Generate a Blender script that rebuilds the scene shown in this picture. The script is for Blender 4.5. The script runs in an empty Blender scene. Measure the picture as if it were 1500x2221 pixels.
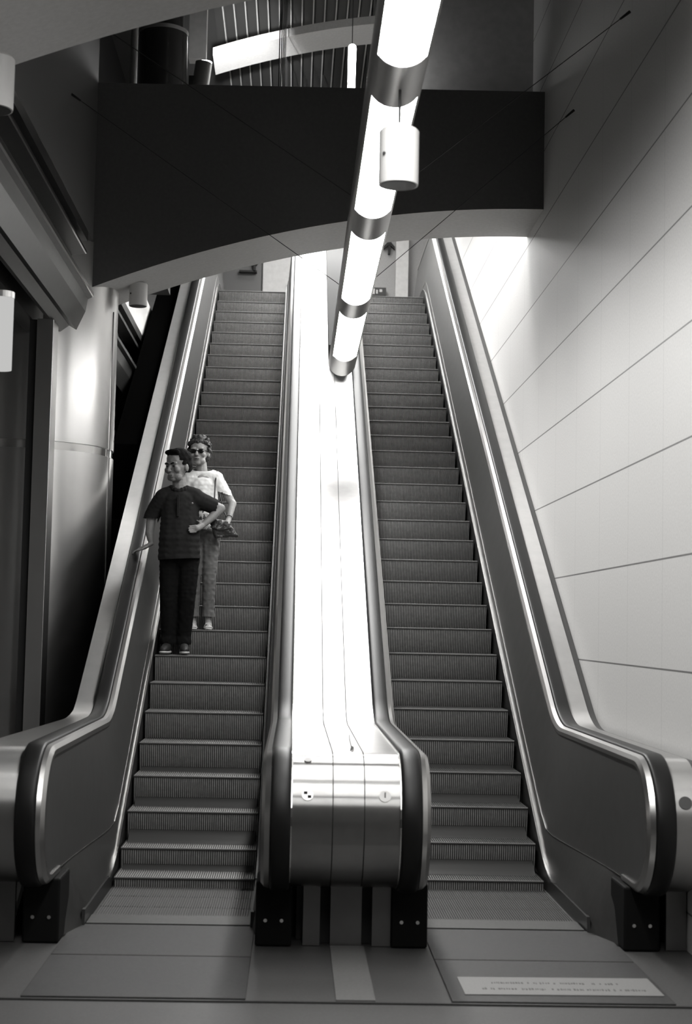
import bpy, bmesh, math, random
from mathutils import Vector, Matrix
R = math.radians
random.seed(7)
COL = bpy.context.scene.collection
SC = bpy.context.scene

# ------------------------------------------------------------------ camera, world, exposure
cam = bpy.data.objects.new('camera', bpy.data.cameras.new('camera'))
COL.objects.link(cam)
pitch, yaw, roll = R(4.2011), R(1.8528), R(1.1962)
Fv = Vector((math.sin(yaw)*math.cos(pitch), math.cos(yaw)*math.cos(pitch), math.sin(pitch)))
R0 = Vector((math.cos(yaw), -math.sin(yaw), 0)); U0 = R0.cross(Fv)
Rv = R0*math.cos(roll) + U0*math.sin(roll); Uv = U0*math.cos(roll) - R0*math.sin(roll)
m = Matrix((Rv, Uv, -Fv)).transposed().to_4x4(); m.translation = Vector((0, 0, 1.888))
cam.matrix_world = m
cam.data.sensor_fit = 'HORIZONTAL'; cam.data.sensor_width = 36
cam.data.lens = 3386.5/1500*36
cam.data.clip_end = 200
cam.data.dof.use_dof = True; cam.data.dof.focus_distance = 14.6; cam.data.dof.aperture_fstop = 4.2
SC.camera = cam
W = bpy.data.worlds.new('world'); SC.world = W; W.use_nodes = True
W.node_tree.nodes['Background'].inputs[0].default_value = (.5, .5, .5, 1)
W.node_tree.nodes['Background'].inputs[1].default_value = 0.02
SC.view_settings.view_transform = 'Standard'; SC.view_settings.look = 'None'
SC.view_settings.gamma = 1; SC.view_settings.use_curve_mapping = False
SC.view_settings.exposure = 0.35
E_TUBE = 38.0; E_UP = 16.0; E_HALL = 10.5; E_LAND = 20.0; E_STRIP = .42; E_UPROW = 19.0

# ------------------------------------------------------------------ materials
def mat(name, g, rough=.5, metal=0, noise=0, nscale=40, bump=0, bscale=200, aniso=0, tang=(1,0,0), spec=.5, coat=0, tint=(1.01,1,.985)):
    M = bpy.data.materials.new(name); M.use_nodes = True
    nt = M.node_tree; b = nt.nodes['Principled BSDF']
    c = (g*tint[0], g*tint[1], g*tint[2], 1)
    b.inputs['Base Color'].default_value = c
    b.inputs['Roughness'].default_value = rough; b.inputs['Metallic'].default_value = metal
    b.inputs['Specular IOR Level'].default_value = spec
    b.inputs['Coat Weight'].default_value = coat
    tc = nt.nodes.new('ShaderNodeTexCoord')
    if noise:
        n = nt.nodes.new('ShaderNodeTexNoise'); n.inputs['Scale'].default_value = nscale; n.inputs['Detail'].default_value = 5
        nt.links.new(tc.outputs['Object'], n.inputs['Vector'])
        r = nt.nodes.new('ShaderNodeMapRange'); r.inputs[3].default_value = 1-noise; r.inputs[4].default_value = 1+noise
        r.inputs[1].default_value = .3; r.inputs[2].default_value = .7
        nt.links.new(n.outputs['Fac'], r.inputs[0])
        mx = nt.nodes.new('ShaderNodeVectorMath'); mx.operation = 'SCALE'; mx.inputs[0].default_value = c[:3]
        nt.links.new(r.outputs[0], mx.inputs['Scale']); nt.links.new(mx.outputs[0], b.inputs['Base Color'])
    if bump:
        n = nt.nodes.new('ShaderNodeTexNoise'); n.inputs['Scale'].default_value = bscale
        nt.links.new(tc.outputs['Object'], n.inputs['Vector'])
        bp = nt.nodes.new('ShaderNodeBump'); bp.inputs['Strength'].default_value = bump; bp.inputs['Distance'].default_value = .01
        nt.links.new(n.outputs['Fac'], bp.inputs['Height']); nt.links.new(bp.outputs[0], b.inputs['Normal'])
    if aniso:
        b.inputs['Anisotropic'].default_value = aniso
        v = nt.nodes.new('ShaderNodeCombineXYZ')
        for i in range(3): v.inputs[i].default_value = tang[i]
        nt.links.new(v.outputs[0], b.inputs['Tangent'])
    return M
def emit(name, s, col=(1, .995, .98)):
    M = bpy.data.materials.new(name); M.use_nodes = True; nt = M.node_tree
    nt.nodes.remove(nt.nodes['Principled BSDF'])
    e = nt.nodes.new('ShaderNodeEmission'); e.inputs[0].default_value = (*col, 1); e.inputs[1].default_value = s
    nt.links.new(e.outputs[0], nt.nodes['Material Output'].inputs[0]); return M
def joint_wall(name, g, axis_u, u0, pu, v0, pv, wu, wv, su, sv, rough=.55):
    """cladding with thin dark joints, u along a horizontal world axis, v along z"""
    M = mat(name, g, rough, noise=.07, nscale=60)
    nt = M.node_tree; b = nt.nodes['Principled BSDF']
    src = b.inputs['Base Color'].links[0].from_socket
    geo = nt.nodes.new('ShaderNodeNewGeometry'); sep = nt.nodes.new('ShaderNodeSeparateXYZ')
    nt.links.new(geo.outputs['Position'], sep.inputs[0])
    def line(sock, o, p, w, s):
        def mth(op, a, bb=None):
            n = nt.nodes.new('ShaderNodeMath'); n.operation = op
            for i, q in enumerate((a, bb)):
                if q is None: continue
                if isinstance(q, (int, float)): n.inputs[i].default_value = q
                else: nt.links.new(q, n.inputs[i])
            return n.outputs[0]
        t = mth('DIVIDE', mth('SUBTRACT', sock, o), p)
        t = mth('SUBTRACT', mth('FRACT', mth('ADD', t, .5)), .5)
        t = mth('MULTIPLY', mth('ABSOLUTE', t), p)
        t = mth('LESS_THAN', t, w)
        return mth('SUBTRACT', 1.0, mth('MULTIPLY', t, s))
    a = line(sep.outputs[axis_u], u0, pu, wu, su); c = line(sep.outputs[2], v0, pv, wv, sv)
    mm = nt.nodes.new('ShaderNodeMath'); mm.operation = 'MULTIPLY'; nt.links.new(a, mm.inputs[0]); nt.links.new(c, mm.inputs[1])
    sc = nt.nodes.new('ShaderNodeVectorMath'); sc.operation = 'SCALE'
    nt.links.new(src, sc.inputs[0]); nt.links.new(mm.outputs[0], sc.inputs['Scale'])
    nt.links.new(sc.outputs[0], b.inputs['Base Color'])
    return M
M_wall = joint_wall('stone_cladding', .62, 1, 10.12, 1.06, 1.655, .717, .004, .006, .22, .75)
M_beam = mat('shaded_plaster', .12, .8, noise=.06, nscale=30)  # same plaster as the soffits, darkened to carry shade on the beam faces
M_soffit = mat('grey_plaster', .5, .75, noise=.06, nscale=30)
M_plast = mat('grey_wall_paint', .42, .8, noise=.08, nscale=12)
M_light = mat('light_wall_paint', .6, .7, noise=.06, nscale=12)
M_black = mat('black_gap', .012, .7)
M_dark = mat('dark_metal', .05, .45, metal=.3)
M_slat = mat('ceiling_slat', .05, .6)
M_lip_s = mat('slat_lit_lip', .6, .5)  # lighter colour stands for light caught on the slat edges
M_steel = mat('brushed_steel', .42, .36, 1, aniso=.9, tang=(1,0,0), noise=.04, nscale=9)
M_steeln = mat('newel_steel', .32, .29, 1, aniso=.97, tang=(1,0,0), noise=.05, nscale=12)
M_panel = mat('balustrade_steel', .17, .42, .85, noise=.05, nscale=8)
M_deckl = mat('inner_deck_steel', .15, .42, .85, noise=.05, nscale=20)
M_trim = mat('polished_trim', .72, .2, 1)
M_rub = mat('handrail_rubber', .008, .42, spec=.25)
M_inlet = mat('inlet_box_rubber', .004, .7, spec=.15)
M_skirt = mat('black_skirt', .018, .35)
M_tread = mat('step_aluminium', .38, .55, .2, noise=.18, nscale=30)
M_groove = mat('step_groove_dark', .04, .8)  # dark colour set on alternating faces of the ribbed steps
M_nose = mat('step_nosing', .12, .6, .1, noise=.1, nscale=60)
M_plate = mat('landing_plate', .085, .45, .5, noise=.2, nscale=60, bump=.25, bscale=400)
M_plate2 = mat('landing_plate_dark', .045, .5, .4, noise=.2, nscale=60, bump=.25, bscale=400)
M_floor = mat('stone_floor', .06, .5, noise=.2, nscale=90)
M_stripe = mat('light_floor_strip', .13, .5, noise=.12, nscale=90)
M_sign = mat('floor_sign_face', .20, .55, noise=.15, nscale=160)
M_ink = mat('sign_ink', .07, .6)
M_col = mat('column_steel', .52, .34, .95, noise=.03, nscale=4, aniso=.5, tang=(0,0,1))
M_corn = mat('cornice_metal', .08, .4, .7, noise=.05, nscale=10)
M_spk = mat('speaker_shell', .62, .45, .2)
M_hous = mat('lamp_housing', .34, .38, .7)
M_wire = mat('steel_wire', .03, .5)
M_gloss = mat('dark_gloss_column', .03, .12, .3)
M_tube = emit('lamp_window', E_TUBE)
M_up = emit('upper_lamp_light', E_UP)
M_hall = emit('ceiling_strip_light', E_HALL)
M_lglow = emit('landing_lamp_light', E_LAND)
M_glow = emit('edge_glow_light', E_STRIP)

# ------------------------------------------------------------------ mesh helpers
class MB:
    def __init__(s): s.v = []; s.f = []
    def add(s, vs, fs):
        o = len(s.v); s.v += [tuple(x) for x in vs]; s.f += [tuple(i+o for i in f) for f in fs]; return s
    def box(s, x0, x1, y0, y1, z0, z1):
        return s.add([(x, y, z) for x in (x0, x1) for y in (y0, y1) for z in (z0, z1)],
              [(0,1,3,2), (4,6,7,5), (0,4,5,1), (2,3,7,6), (0,2,6,4), (1,5,7,3)])
    def prism_x(s, poly, x0, x1):
        n = len(poly)
        return s.add([(x0, y, z) for y, z in poly] + [(x1, y, z) for y, z in poly],
              [tuple(range(n)), tuple(range(2*n-1, n-1, -1))] + [(i, (i+1) % n, (i+1) % n+n, i+n) for i in range(n)])
    def prism_y(s, poly, y0, y1):
        n = len(poly)
        return s.add([(x, y0, z) for x, z in poly] + [(x, y1, z) for x, z in poly],
              [tuple(range(n)), tuple(range(2*n-1, n-1, -1))] + [(i, (i+1) % n, (i+1) % n+n, i+n) for i in range(n)])
    def grid(s, rows, closed=False, caps=False):
        n = len(rows[0]); o = []
        for r in rows: o += r
        fs = []
        for i in range(len(rows)-1):
            for j in range(n if closed else n-1):
                k = (j+1) % n; fs.append((i*n+j, i*n+k, (i+1)*n+k, (i+1)*n+j))
        if caps: fs += [tuple(range(n)), tuple((len(rows)-1)*n+j for j in range(n-1, -1, -1))]
        return s.add(o, fs)
    def sweep(s, path, sec, x0, caps=True):
        """path [(Y,z)], section [(dx, n)] with n along the outward normal of the path"""
        rows = []
        for i, (y, z) in enumerate(path):
            a = path[max(i-1, 0)]; b = path[min(i+1, len(path)-1)]
            t = Vector((b[0]-a[0], b[1]-a[1])).normalized(); nn = Vector((-t[1], t[0]))
            rows.append([(x0+dx, y+nn[0]*h, z+nn[1]*h) for dx, h in sec])
        return s.grid(rows, True, caps)
    def cyl(s, p, q, r, r2=None, n=24):
        p = Vector(p); q = Vector(q); d = (q-p).normalized()
        u = d.cross(Vector((0, 0, 1)) if abs(d.z) < .9 else Vector((1, 0, 0))).normalized(); w = d.cross(u)
        r2 = r if r2 is None else r2
        rows = [[tuple(c+(u*math.cos(2*math.pi*k/n)+w*math.sin(2*math.pi*k/n))*rr) for k in range(n)] for c, rr in ((p, r), (q, r2))]
        return s.grid(rows, True, True)
    def tube(s, pts, r, n=8):
        pts = [Vector(p) for p in pts]; rows = []
        for i, c in enumerate(pts):
            d = (pts[min(i+1, len(pts)-1)]-pts[max(i-1, 0)]).normalized()
            u = d.cross(Vector((0, 0, 1)) if abs(d.z) < .9 else Vector((1, 0, 0))).normalized(); w = d.cross(u)
            rr = r[i] if isinstance(r, (list, tuple)) else r
            rows.append([tuple(c+(u*math.cos(2*math.pi*k/n)+w*math.sin(2*math.pi*k/n))*rr) for k in range(n)])
        return s.grid(rows, True, True)
    def lathe(s, prof, cx, cy, n=48):
        rows = [[(cx+r*math.cos(2*math.pi*k/n), cy+r*math.sin(2*math.pi*k/n), z) for k in range(n)] for r, z in prof]
        return s.grid(rows, True, True)
def obj(name, mb, material, parent=None, smooth=False, bevel=0, angle=40):
    me = bpy.data.meshes.new(name)
    me.from_pydata(mb.v, [], mb.f); me.update()
    bm = bmesh.new(); bm.from_mesh(me); bmesh.ops.recalc_face_normals(bm, faces=bm.faces); bm.to_mesh(me); bm.free()
    if material: me.materials.append(material)
    o = bpy.data.objects.new(name, me); COL.objects.link(o)
    if parent:
        o.parent = parent; o.matrix_parent_inverse = parent.matrix_world.inverted() if parent.type == 'EMPTY' and parent.location.length == 0 else Matrix.Translation(-root_loc(parent))
    if bevel:
        b = o.modifiers.new('bevel', 'BEVEL'); b.width = bevel; b.segments = 2; b.limit_method = 'ANGLE'
    if smooth:
        me.polygons.foreach_set('use_smooth', [True]*len(me.polygons))
        me.update()
        try: me.set_sharp_from_angle(angle=R(angle))
        except Exception: pass
    return o
def root_loc(p):
    v = Vector((0, 0, 0))
    while p and p.type == 'EMPTY': v += p.location; p = p.parent
    if p and p.type != 'EMPTY':          # mesh parents sit at their own chain's origin
        return root_loc_mesh(p)
    return v
def root_loc_mesh(p): return Vector((0, 0, 0))
def thing(name, label, cat, loc=(0, 0, 0), group=None):
    o = bpy.data.objects.new(name, None); o.empty_display_size = .1; COL.objects.link(o); o.location = loc
    o['label'] = label; o['category'] = cat
    if group: o['group'] = group
    return o
def tag(o, label, cat, group=None):
    o['label'] = label; o['category'] = cat
    if group: o['group'] = group
    return o
def struct(name, mb, m, **k):
    o = obj(name, mb, m, **k); o['kind'] = 'structure'; return o
def lab(o, t): o['label'] = t; return o
def fillet(pts, rad, seg=10):
    out = [pts[0]]
    for i in range(1, len(pts)-1):
        r = rad[i-1] if isinstance(rad, (list, tuple)) else rad
        a, b, c = (Vector(p) for p in pts[i-1:i+2])
        u = (a-b).normalized(); w = (c-b).normalized(); ang = u.angle(w)
        if ang > math.pi-.01 or r == 0: out.append(tuple(b)); continue
        d = min(r/math.tan(ang/2), (a-b).length*.49, (c-b).length*.49); rr = d*math.tan(ang/2)
        cen = b+(u+w).normalized()*(rr/math.sin(ang/2))
        p0 = b+u*d; p1 = b+w*d; v0 = p0-cen; v1 = p1-cen; tot = v0.angle_signed(v1)
        for k in range(seg+1):
            t = -tot*k/seg
            out.append((cen.x+v0.x*math.cos(t)-v0.y*math.sin(t), cen.y+v0.x*math.sin(t)+v0.y*math.cos(t)))
    out.append(pts[-1]); return out
T30 = math.tan(R(30))
Y0, Z0 = 11.785, .215; ZTOP = 7.03
def kink(off, z): return Y0+(z-Z0-off)/T30
def rail_path(off, zl, zu, ystart, yend, rad=(1.1, 1.6)):
    return fillet([(ystart, zl), (kink(off, zl), zl), (kink(off, zu), zu), (yend, zu)], list(rad))
YEND = 27.0

# ------------------------------------------------------------------ setting
struct('floor', MB().box(-6, 4, -14, 30, -.2, -.004), M_floor)
f2 = struct('wall_right', MB().box(2.4, 2.7, -14, 40, -.004, 12), M_wall)
struct('wall_left', MB().box(-6.3, -6, -14, 40, -.004, 12), M_plast)
struct('wall_back', MB().box(-6, 2.4, -14.3, -14, -.004, 6.6), M_plast)
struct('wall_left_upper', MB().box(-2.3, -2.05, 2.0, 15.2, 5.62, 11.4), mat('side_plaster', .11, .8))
struct('wall_left_upper_far', MB().box(-2.3, -2.05, 16.4, 24.0, 5.62, 6.19), M_light)  # same wall, lighter colour carries the light on this stretch
# arched cross beams: underside curve z(X)
def arch_poly(x0, x1, top, dz=0, k=.046):
    n = 28; pts = [(x0+(x1-x0)*i/n, 6.08+dz-k*(2.4-(x0+(x1-x0)*i/n))**2) for i in range(n+1)]
    return pts
def arch(name, y0, y1, x0, x1, top_l, top_r, dz=0, face=M_beam):
    pts = arch_poly(x0, x1, 0, dz)
    mb = MB().prism_y(pts+[(x1, top_r), (x0, top_l)], y0, y1)
    o = struct(name, mb, face, smooth=False)
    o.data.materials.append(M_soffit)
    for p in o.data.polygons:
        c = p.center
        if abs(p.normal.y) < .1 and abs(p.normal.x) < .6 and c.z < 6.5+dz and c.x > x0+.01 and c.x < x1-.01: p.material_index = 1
    return o
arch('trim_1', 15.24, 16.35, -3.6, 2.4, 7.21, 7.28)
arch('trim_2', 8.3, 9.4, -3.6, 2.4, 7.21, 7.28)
pts = arch_poly(-1.36, 2.4, 0, 4.73)
o = struct('trim_3', MB().prism_y(pts+[(x, z+.12) for x, z in pts[::-1]], 22.3, 23.1), M_soffit)
struct('wall_void_dark', MB().box(-3.3, -3.2, 15.3, 30, 6.0, 11.5), M_black)  # black sheet added to keep the void beyond the beam dark
struct('wall_upper_right', MB().box(.95, 2.4, 16.05, 16.4, 7.2, 12), M_plast)
# ceiling: long metal slats over the upper hall, flat slab over the lower concourse
cb = MB().box(-6, 2.4, 9.4, 40, 11.5, 11.6)
x = -1.45
while x < 2.2:
    cb.box(x, x+.13, 9.4, 40, 11.44, 11.499); cb.box(x+.131, x+.150, 9.4, 40, 11.40, 11.499); x += .176
co = struct('ceiling', cb, M_slat); co.data.materials.append(M_lip_s)
for p in co.data.polygons:
    if p.index >= 6 and ((p.index-6)//6) % 2 == 1: p.material_index = 1
struct('ceiling_lower', MB().box(-6, 2.4, -14, 8.3, 6.3, 6.5), M_plast)

# cornice profile along the left shopfront
prof = [(-2.05,5.62), (-2.05,5.52), (-2.17,5.52), (-2.17,5.44), (-2.07,5.44), (-2.07,5.40), (-2.2,5.38), (-2.2,5.02),
        (-1.99,5.02), (-1.99,4.98), (-2.03,4.96), (-2.05,4.84), (-2.13,4.66), (-2.2,4.70), (-2.28,4.64), (-2.31,4.64), (-2.31,4.9), (-2.45,4.9), (-2.45,4.64), (-2.6,4.62), (-2.6,5.62)]
struct('trim_4', MB().prism_y(prof, 2.0, 14.82), M_corn)
struct('trim_5', MB().prism_y(prof, 16.75, 24.0), M_corn)
cf = MB().box(-2.08, -2.055, 2.0, 14.82, 5.40, 5.425); struct('trim_7', cf, M_trim)
struct('trim_8', MB().box(-1.989, -1.975, 2.0, 14.82, 4.985, 5.02), M_trim)


# round steel column under the beam
t = thing('steel_column', 'thick round steel-clad column with a joint ring, left of the escalators', 'column', (-2.78, 15.8, 0))
R1 = .92
obj('column_drum', MB().lathe([(R1, 0), (R1, 3.53)], -2.78, 15.8, 96), M_col, t, smooth=True)
obj('column_drum', MB().lathe([(R1, 3.61), (R1, 5.62)], -2.78, 15.8, 96), M_col, t, smooth=True)
lab(obj('joint_ring', MB().lathe([(R1-.015, 3.53), (R1-.015, 3.61)], -2.78, 15.8, 96), M_trim, t, smooth=True), 'polished recessed ring')
sb = MB().box(-2.78+R1*math.cos(-.2)-.004, -2.78+R1*math.cos(-.2)+.006, 15.8+R1*math.sin(-.2)-.006, 15.8+R1*math.sin(-.2)+.0, 0.0, 5.0)
obj('seam_strip', sb, M_trim, t)
# square post in front of the column
t = thing('door_post', 'square metal post under the cornice in front of the thick column', 'post', (-2.35, 14.3, 0))
obj('post_shaft', MB().box(-2.40, -2.25, 14.2, 14.5, 0, 4.64), M_col, t, bevel=.004)
lab(obj('black_jamb', MB().box(-2.475, -2.401, 14.25, 14.5, 0, 4.64), M_black, t), 'black slot beside the post')  # solid black box set beside the post
# far frames behind the column
t = thing('shopfront_frame', 'dark shopfront frame seen between the column and the left escalator', 'shopfront', (-2.45, 20, 0))
obj('frame_post', MB().box(-2.58, -2.48, 19.8, 20.0, 0, 4.62), M_corn, t)
obj('frame_post', MB().box(-2.52, -2.42, 22.6, 22.8, 0, 4.62), M_corn, t)
obj('dark_panel', MB().box(-2.75, -2.65, 16.8, 24, 0, 4.62), mat('shop_dark', .02, .4), t)
tag(obj('inclined_parapet', MB().prism_x([(17.0, 3.0), (17.0, .815+(17-Y0)*T30), (24.3, .815+(24.3-Y0)*T30), (24.3, 7.0)], -2.0, -1.71), mat('parapet_black', .002, .9, spec=0)),
    'black inclined parapet rising along the outer side of the left escalator', 'parapet')

# ------------------------------------------------------------------ steps
def build_step_meshes():
    W_ = 1.0; NR = 62; p = W_/NR
    xs = []
    for i in range(NR):
        x0 = i*p; xs += [(x0, 0), (x0+p*.45, 0), (x0+p*.5, 1), (x0+p*.95, 1)]
    xs.append((W_, 0))
    # riser: curved path from the nose down, groove depth .009
    path = [(-.0, -.008)] + [(.004+.06*t*t, -.016-.26*t) for t in [i/8 for i in range(9)]]
    rows = [[(x, y-(.0 if not h else -.009), z) for x, h in xs] for y, z in path]
    riser = MB().grid(rows)
    rows = [[(x, y, z-.008*h) for x, h in xs] for y, z in ((0.004, 0), (.43, 0))]
    tread = MB().grid(rows)
    nose = MB(); nose.grid([[(x, .004, 0) for x in (0, W_)], [(x, -.003, -.003) for x in (0, W_)], [(x, -.003, -.010) for x in (0, W_)], [(x, .006, -.018) for x in (0, W_)]])
    side = MB()
    for x in (-.001, W_+.001): side.add([(x, 0, 0), (x, .43, 0), (x, .43, -.27), (x, .06, -.27)], [(0,1,2,3)])
    out = []
    for nm, b, mt in (('step_riser', riser, M_tread), ('tread_plate', tread, M_tread), ('step_nosing', nose, M_nose), ('side', side, M_skirt)):
        me = bpy.data.meshes.new(nm); me.from_pydata(b.v, [], b.f); me.materials.append(mt); me.update()
        out.append(me)
    return out
STEP = build_step_meshes()
def add_steps(root, x0, phase):
    for k in range(-4, 33):
        y = Y0+phase+.4*k; zl = Z0+(y-Y0)*T30
        z = zl
        if k == 0: z = zl+.008
        if k <= -1: z = .07*max(0, min(1, (.8*.0+1))) if k == -1 else 0.0
        if zl > ZTOP-.13: z = {0: ZTOP-.10, 1: ZTOP-.02}.get(int((zl-ZTOP+.13)/.2309), ZTOP)
        s = bpy.data.objects.new('step', None); s.empty_display_size = .05
        # one mesh per step: riser + tread + nosing joined through shared data
        s = bpy.data.objects.new('step', STEPMESH); COL.objects.link(s)
        s.parent = root; s.matrix_parent_inverse = Matrix.Translation(-root.location); s.location = (x0, y, z)
def join_step():
    me = bpy.data.meshes.new('step'); vs = []; fs = []; mi = []
    for q, src in enumerate(STEP):
        o = len(vs); vs += [tuple(v.co) for v in src.vertices]; fs += [tuple(i+o for i in p.vertices) for p in src.polygons]
        if q in (0, 1): mi += [3 if i % 4 in (0, 3) else 0 for i in range(248)]*(len(src.polygons)//248)
        else: mi += [{2: 1, 3: 2}[q]]*len(src.polygons)
    me.from_pydata(vs, [], fs)
    for m_ in (M_tread, M_nose, M_skirt, M_groove): me.materials.append(m_)
    me.polygons.foreach_set('material_index', mi); me.update(); return me
STEPMESH = join_step()

# ------------------------------------------------------------------ balustrades
NC, NZ, NRAD = 9.3, .76, .42         # newel arc centre (Y,z) and handrail radius
ZH = NZ+NRAD                         # 1.18 handrail top in the flat stretch
def newel_then_rail(dr, ystart=9.62, back=True):
    """path starting behind the newel bottom, round the nose, along the top; dr = inset from the handrail top"""
    r = NRAD-dr; p = []
    if back: p.append((ystart, NZ-r))
    for k in range(25):
        a = math.pi*k/24; p.append((NC-r*math.sin(a), NZ-r*math.cos(a)))
    off = .75-dr/math.cos(R(30)); p += rail_path(off, NZ+r, ZTOP+1.2-dr, NC+.05, YEND)[0:]
    return p[::-1]
def sec_handrail(w=.057, h=.034):
    pts = []
    for k in range(9):
        a = math.pi*k/8; pts.append((math.cos(a)*w*.999 if abs(math.cos(a)) > .5 else math.cos(a)*w, -h*.5+h*.5*math.sin(a)**.6 if math.sin(a) > 1e-6 else -h*.5))
    pts += [(-w, -h), (-w+.014, -h-.004), (w-.014, -h-.004), (w, -h)]
    return pts
def sec_box(x0, x1, n0, n1): return [(x0, n0), (x0, n1), (x1, n1), (x1, n0)]
def line2(y, bend=1):
    """lower edge of the balustrade panel"""
    a = .36; b = Z0+.15+(y-Y0)*T30
    k = 12*(1); zz = math.log(math.exp(k*(a-2))+math.exp(k*(min(b, 9)-2)))/k+2
    return min(zz, ZTOP+.2)
def balustrade(root, xh, s, xskirt):
    """xh: handrail centre, s: direction towards the steps"""
    hp = newel_then_rail(0)
    h = lab(obj('handrail', MB().sweep(hp[::-1], [(x, n) for x, n in sec_handrail()][::-1], xh), M_rub, root, smooth=True, angle=50), 'black rubber handrail')
    # steel cap on the step side, wraps the newel
    cp = newel_then_rail(.012)
    a, b = sorted((xh+s*.060, xh+s*.108))
    lab(obj('steel_cap', MB().sweep(cp[::-1], ([(a, -.004), (a, -.062), (b, -.062), (b, -.032), (b-.022, -.010)] if s > 0 else [(a, -.036), (a, -.062), (b, -.062), (b, -.004), (a+.018, -.014)]), 0), M_trim2, root, smooth=True, angle=30), 'bright steel cap beside the handrail')
    a, b = sorted((xh-s*.055, xh+s*.065))
    obj('handrail_guide', MB().sweep(newel_then_rail(.036)[::-1], [(a, 0), (a, -.03), (b, -.03), (b, 0)], 0), M_dark, root, smooth=True)
    # panel
    ys = [NC-.355*math.cos(math.pi*k/24) for k in range(0, 13)]
    ys = [y for y in ys if y < NC]+[NC, 9.6, 10, 10.5, 11, 11.25, 11.5, 11.75, 12, 12.25, 12.5, 12.75, 13, 13.5, 14]+[14+i for i in range(1, 9)]+[22.5, 23, 23.25, 23.5, 23.75, 24, 24.25, 24.5, 25, 26, YEND]
    top = rail_path(.75-.06, ZH-.055, ZTOP+1.145, NC, YEND)
    def zt(y):
        if y <= NC: return NZ+math.sqrt(max(0, .365**2-(NC-y)**2))
        for i in range(len(top)-1):
            if top[i][0] <= y <= top[i+1][0]+1e-6:
                t_ = (y-top[i][0])/max(1e-6, top[i+1][0]-top[i][0]); return top[i][1]+t_*(top[i+1][1]-top[i][1])
        return top[-1][1]
    def zb(y):
        if y <= NC: return NZ-math.sqrt(max(0, .365**2-(NC-y)**2))
        return max(line2(y), NZ-.365)
    xcap = xh+s*.095
    def xb(y):       # panel foot, splays out at the newel
        u = max(0, min(1, (y-9.45)/2.4)); u = u*u*(3-2*u)
        return xcap*(1-u)+(xskirt-s*.035)*u
    rows = [[], []]
    g = []
    for y in ys:
        z0, z1 = zb(y), zt(y); g.append([(xb(y)+(xcap-xb(y))*t_, y, z0+(z1-z0)*t_) for t_ in (0, .25, .5, .75, 1)])
    back = [[(x-s*.03, y, z) for x, y, z in r] for r in g]
    mb = MB(); mb.grid([r+b_[::-1] for r, b_ in zip(g, back)], True, True)
    obj('balustrade_panel', mb, M_panel, root, smooth=True, angle=30)
    # panel joint
    # skirt
    sk = [(9.9, .0), (9.92, .10)]+rail_path(.05, .10, ZTOP+.12, 9.95, YEND, (1.2, 1.5))[1:]
    low = [(y, max(-.0, z-.42) if y > 10.9 else 0.0) for y, z in sk]
    a, b = sorted((xskirt, xskirt-s*.02)); mb = MB()
    rows = []
    for (y, z), (y2, z2) in zip(sk, low):
        rows.append([(a, y, z2), (b, y, z2), (b, y, max(z, .01)), (a, y, max(z, .01))])
    mb.grid(rows, True, True); lab(obj('skirt_panel', mb, M_skirt, root), 'black skirt along the steps')
    # edge line of the skirt: bright, on the mid-left side darkened as if unlit
    obj('skirt_edge_trim', MB().sweep(sk[2:], [(xskirt+s*.002, .006), (xskirt-s*.016, .006), (xskirt-s*.016, -.004), (xskirt+s*.002, -.004)], 0), M_trim if abs(xh) > .2 else M_dark, root)
    # lower decking between skirt edge and panel foot
    sky = lambda y: (0.0 if y < 9.9 else next((p[1]+(y-p[0])/(q[0]-p[0]+1e-9)*(q[1]-p[1]) for p, q in zip(sk[1:], sk[2:]) if p[0] <= y <= q[0]), sk[-1][1]))
    rows = []
    for y in [9.5, 9.65, 9.8, 9.9, 9.93]+[v for v in ys if v > 9.95]:
        u = max(0, min(1, (y-9.4)/.5)); xs_ = (xcap-s*.0)*(1-u)+(xskirt-s*.012)*u
        z0 = 0.0 if y <= 9.93 else sky(y)
        rows.append([(xs_, y, z0+.001), (xs_*.5+xb(y)*.5, y, z0*.45+zb(y)*.55), (xb(y)-s*.004, y, zb(y)+.004)])
    mb = MB(); mb.grid([r+[(x-s*.02, y, z) for x, y, z in r][::-1] for r in rows], True, True)
    obj('inner_decking', mb, M_deckl, root, smooth=True, angle=25)
    obj('decking_trim', MB().tube([(xb(y)+s*.001, y, zb(y)+.003) for y in ys if y >= 9.5], .0028, 6), M_trim if abs(xh) > .2 else M_dark, root)  # mid-left copy coloured dark for its missing reflection
    # handrail inlet box at floor level
    bx = xh+s*(.03 if xh > -1 else .035)
    c = bx
    ib = lab(obj('handrail_inlet', MB().box(c-.107, c+.107, 9.38, 9.78, 0, .375), M_inlet, root, bevel=.012), 'black inlet box at the foot of the newel')
    for dx in (-.048, .048):
        bo = obj('bolt', MB().cyl((c+dx, 9.385, .15), (c+dx, 9.372, .15), .011, n=12), M_trim, None)
        bo.parent = ib
    return
M_trim2 = mat('cap_steel', .52, .30, 1, aniso=.5, tang=(0,1,0))

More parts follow.
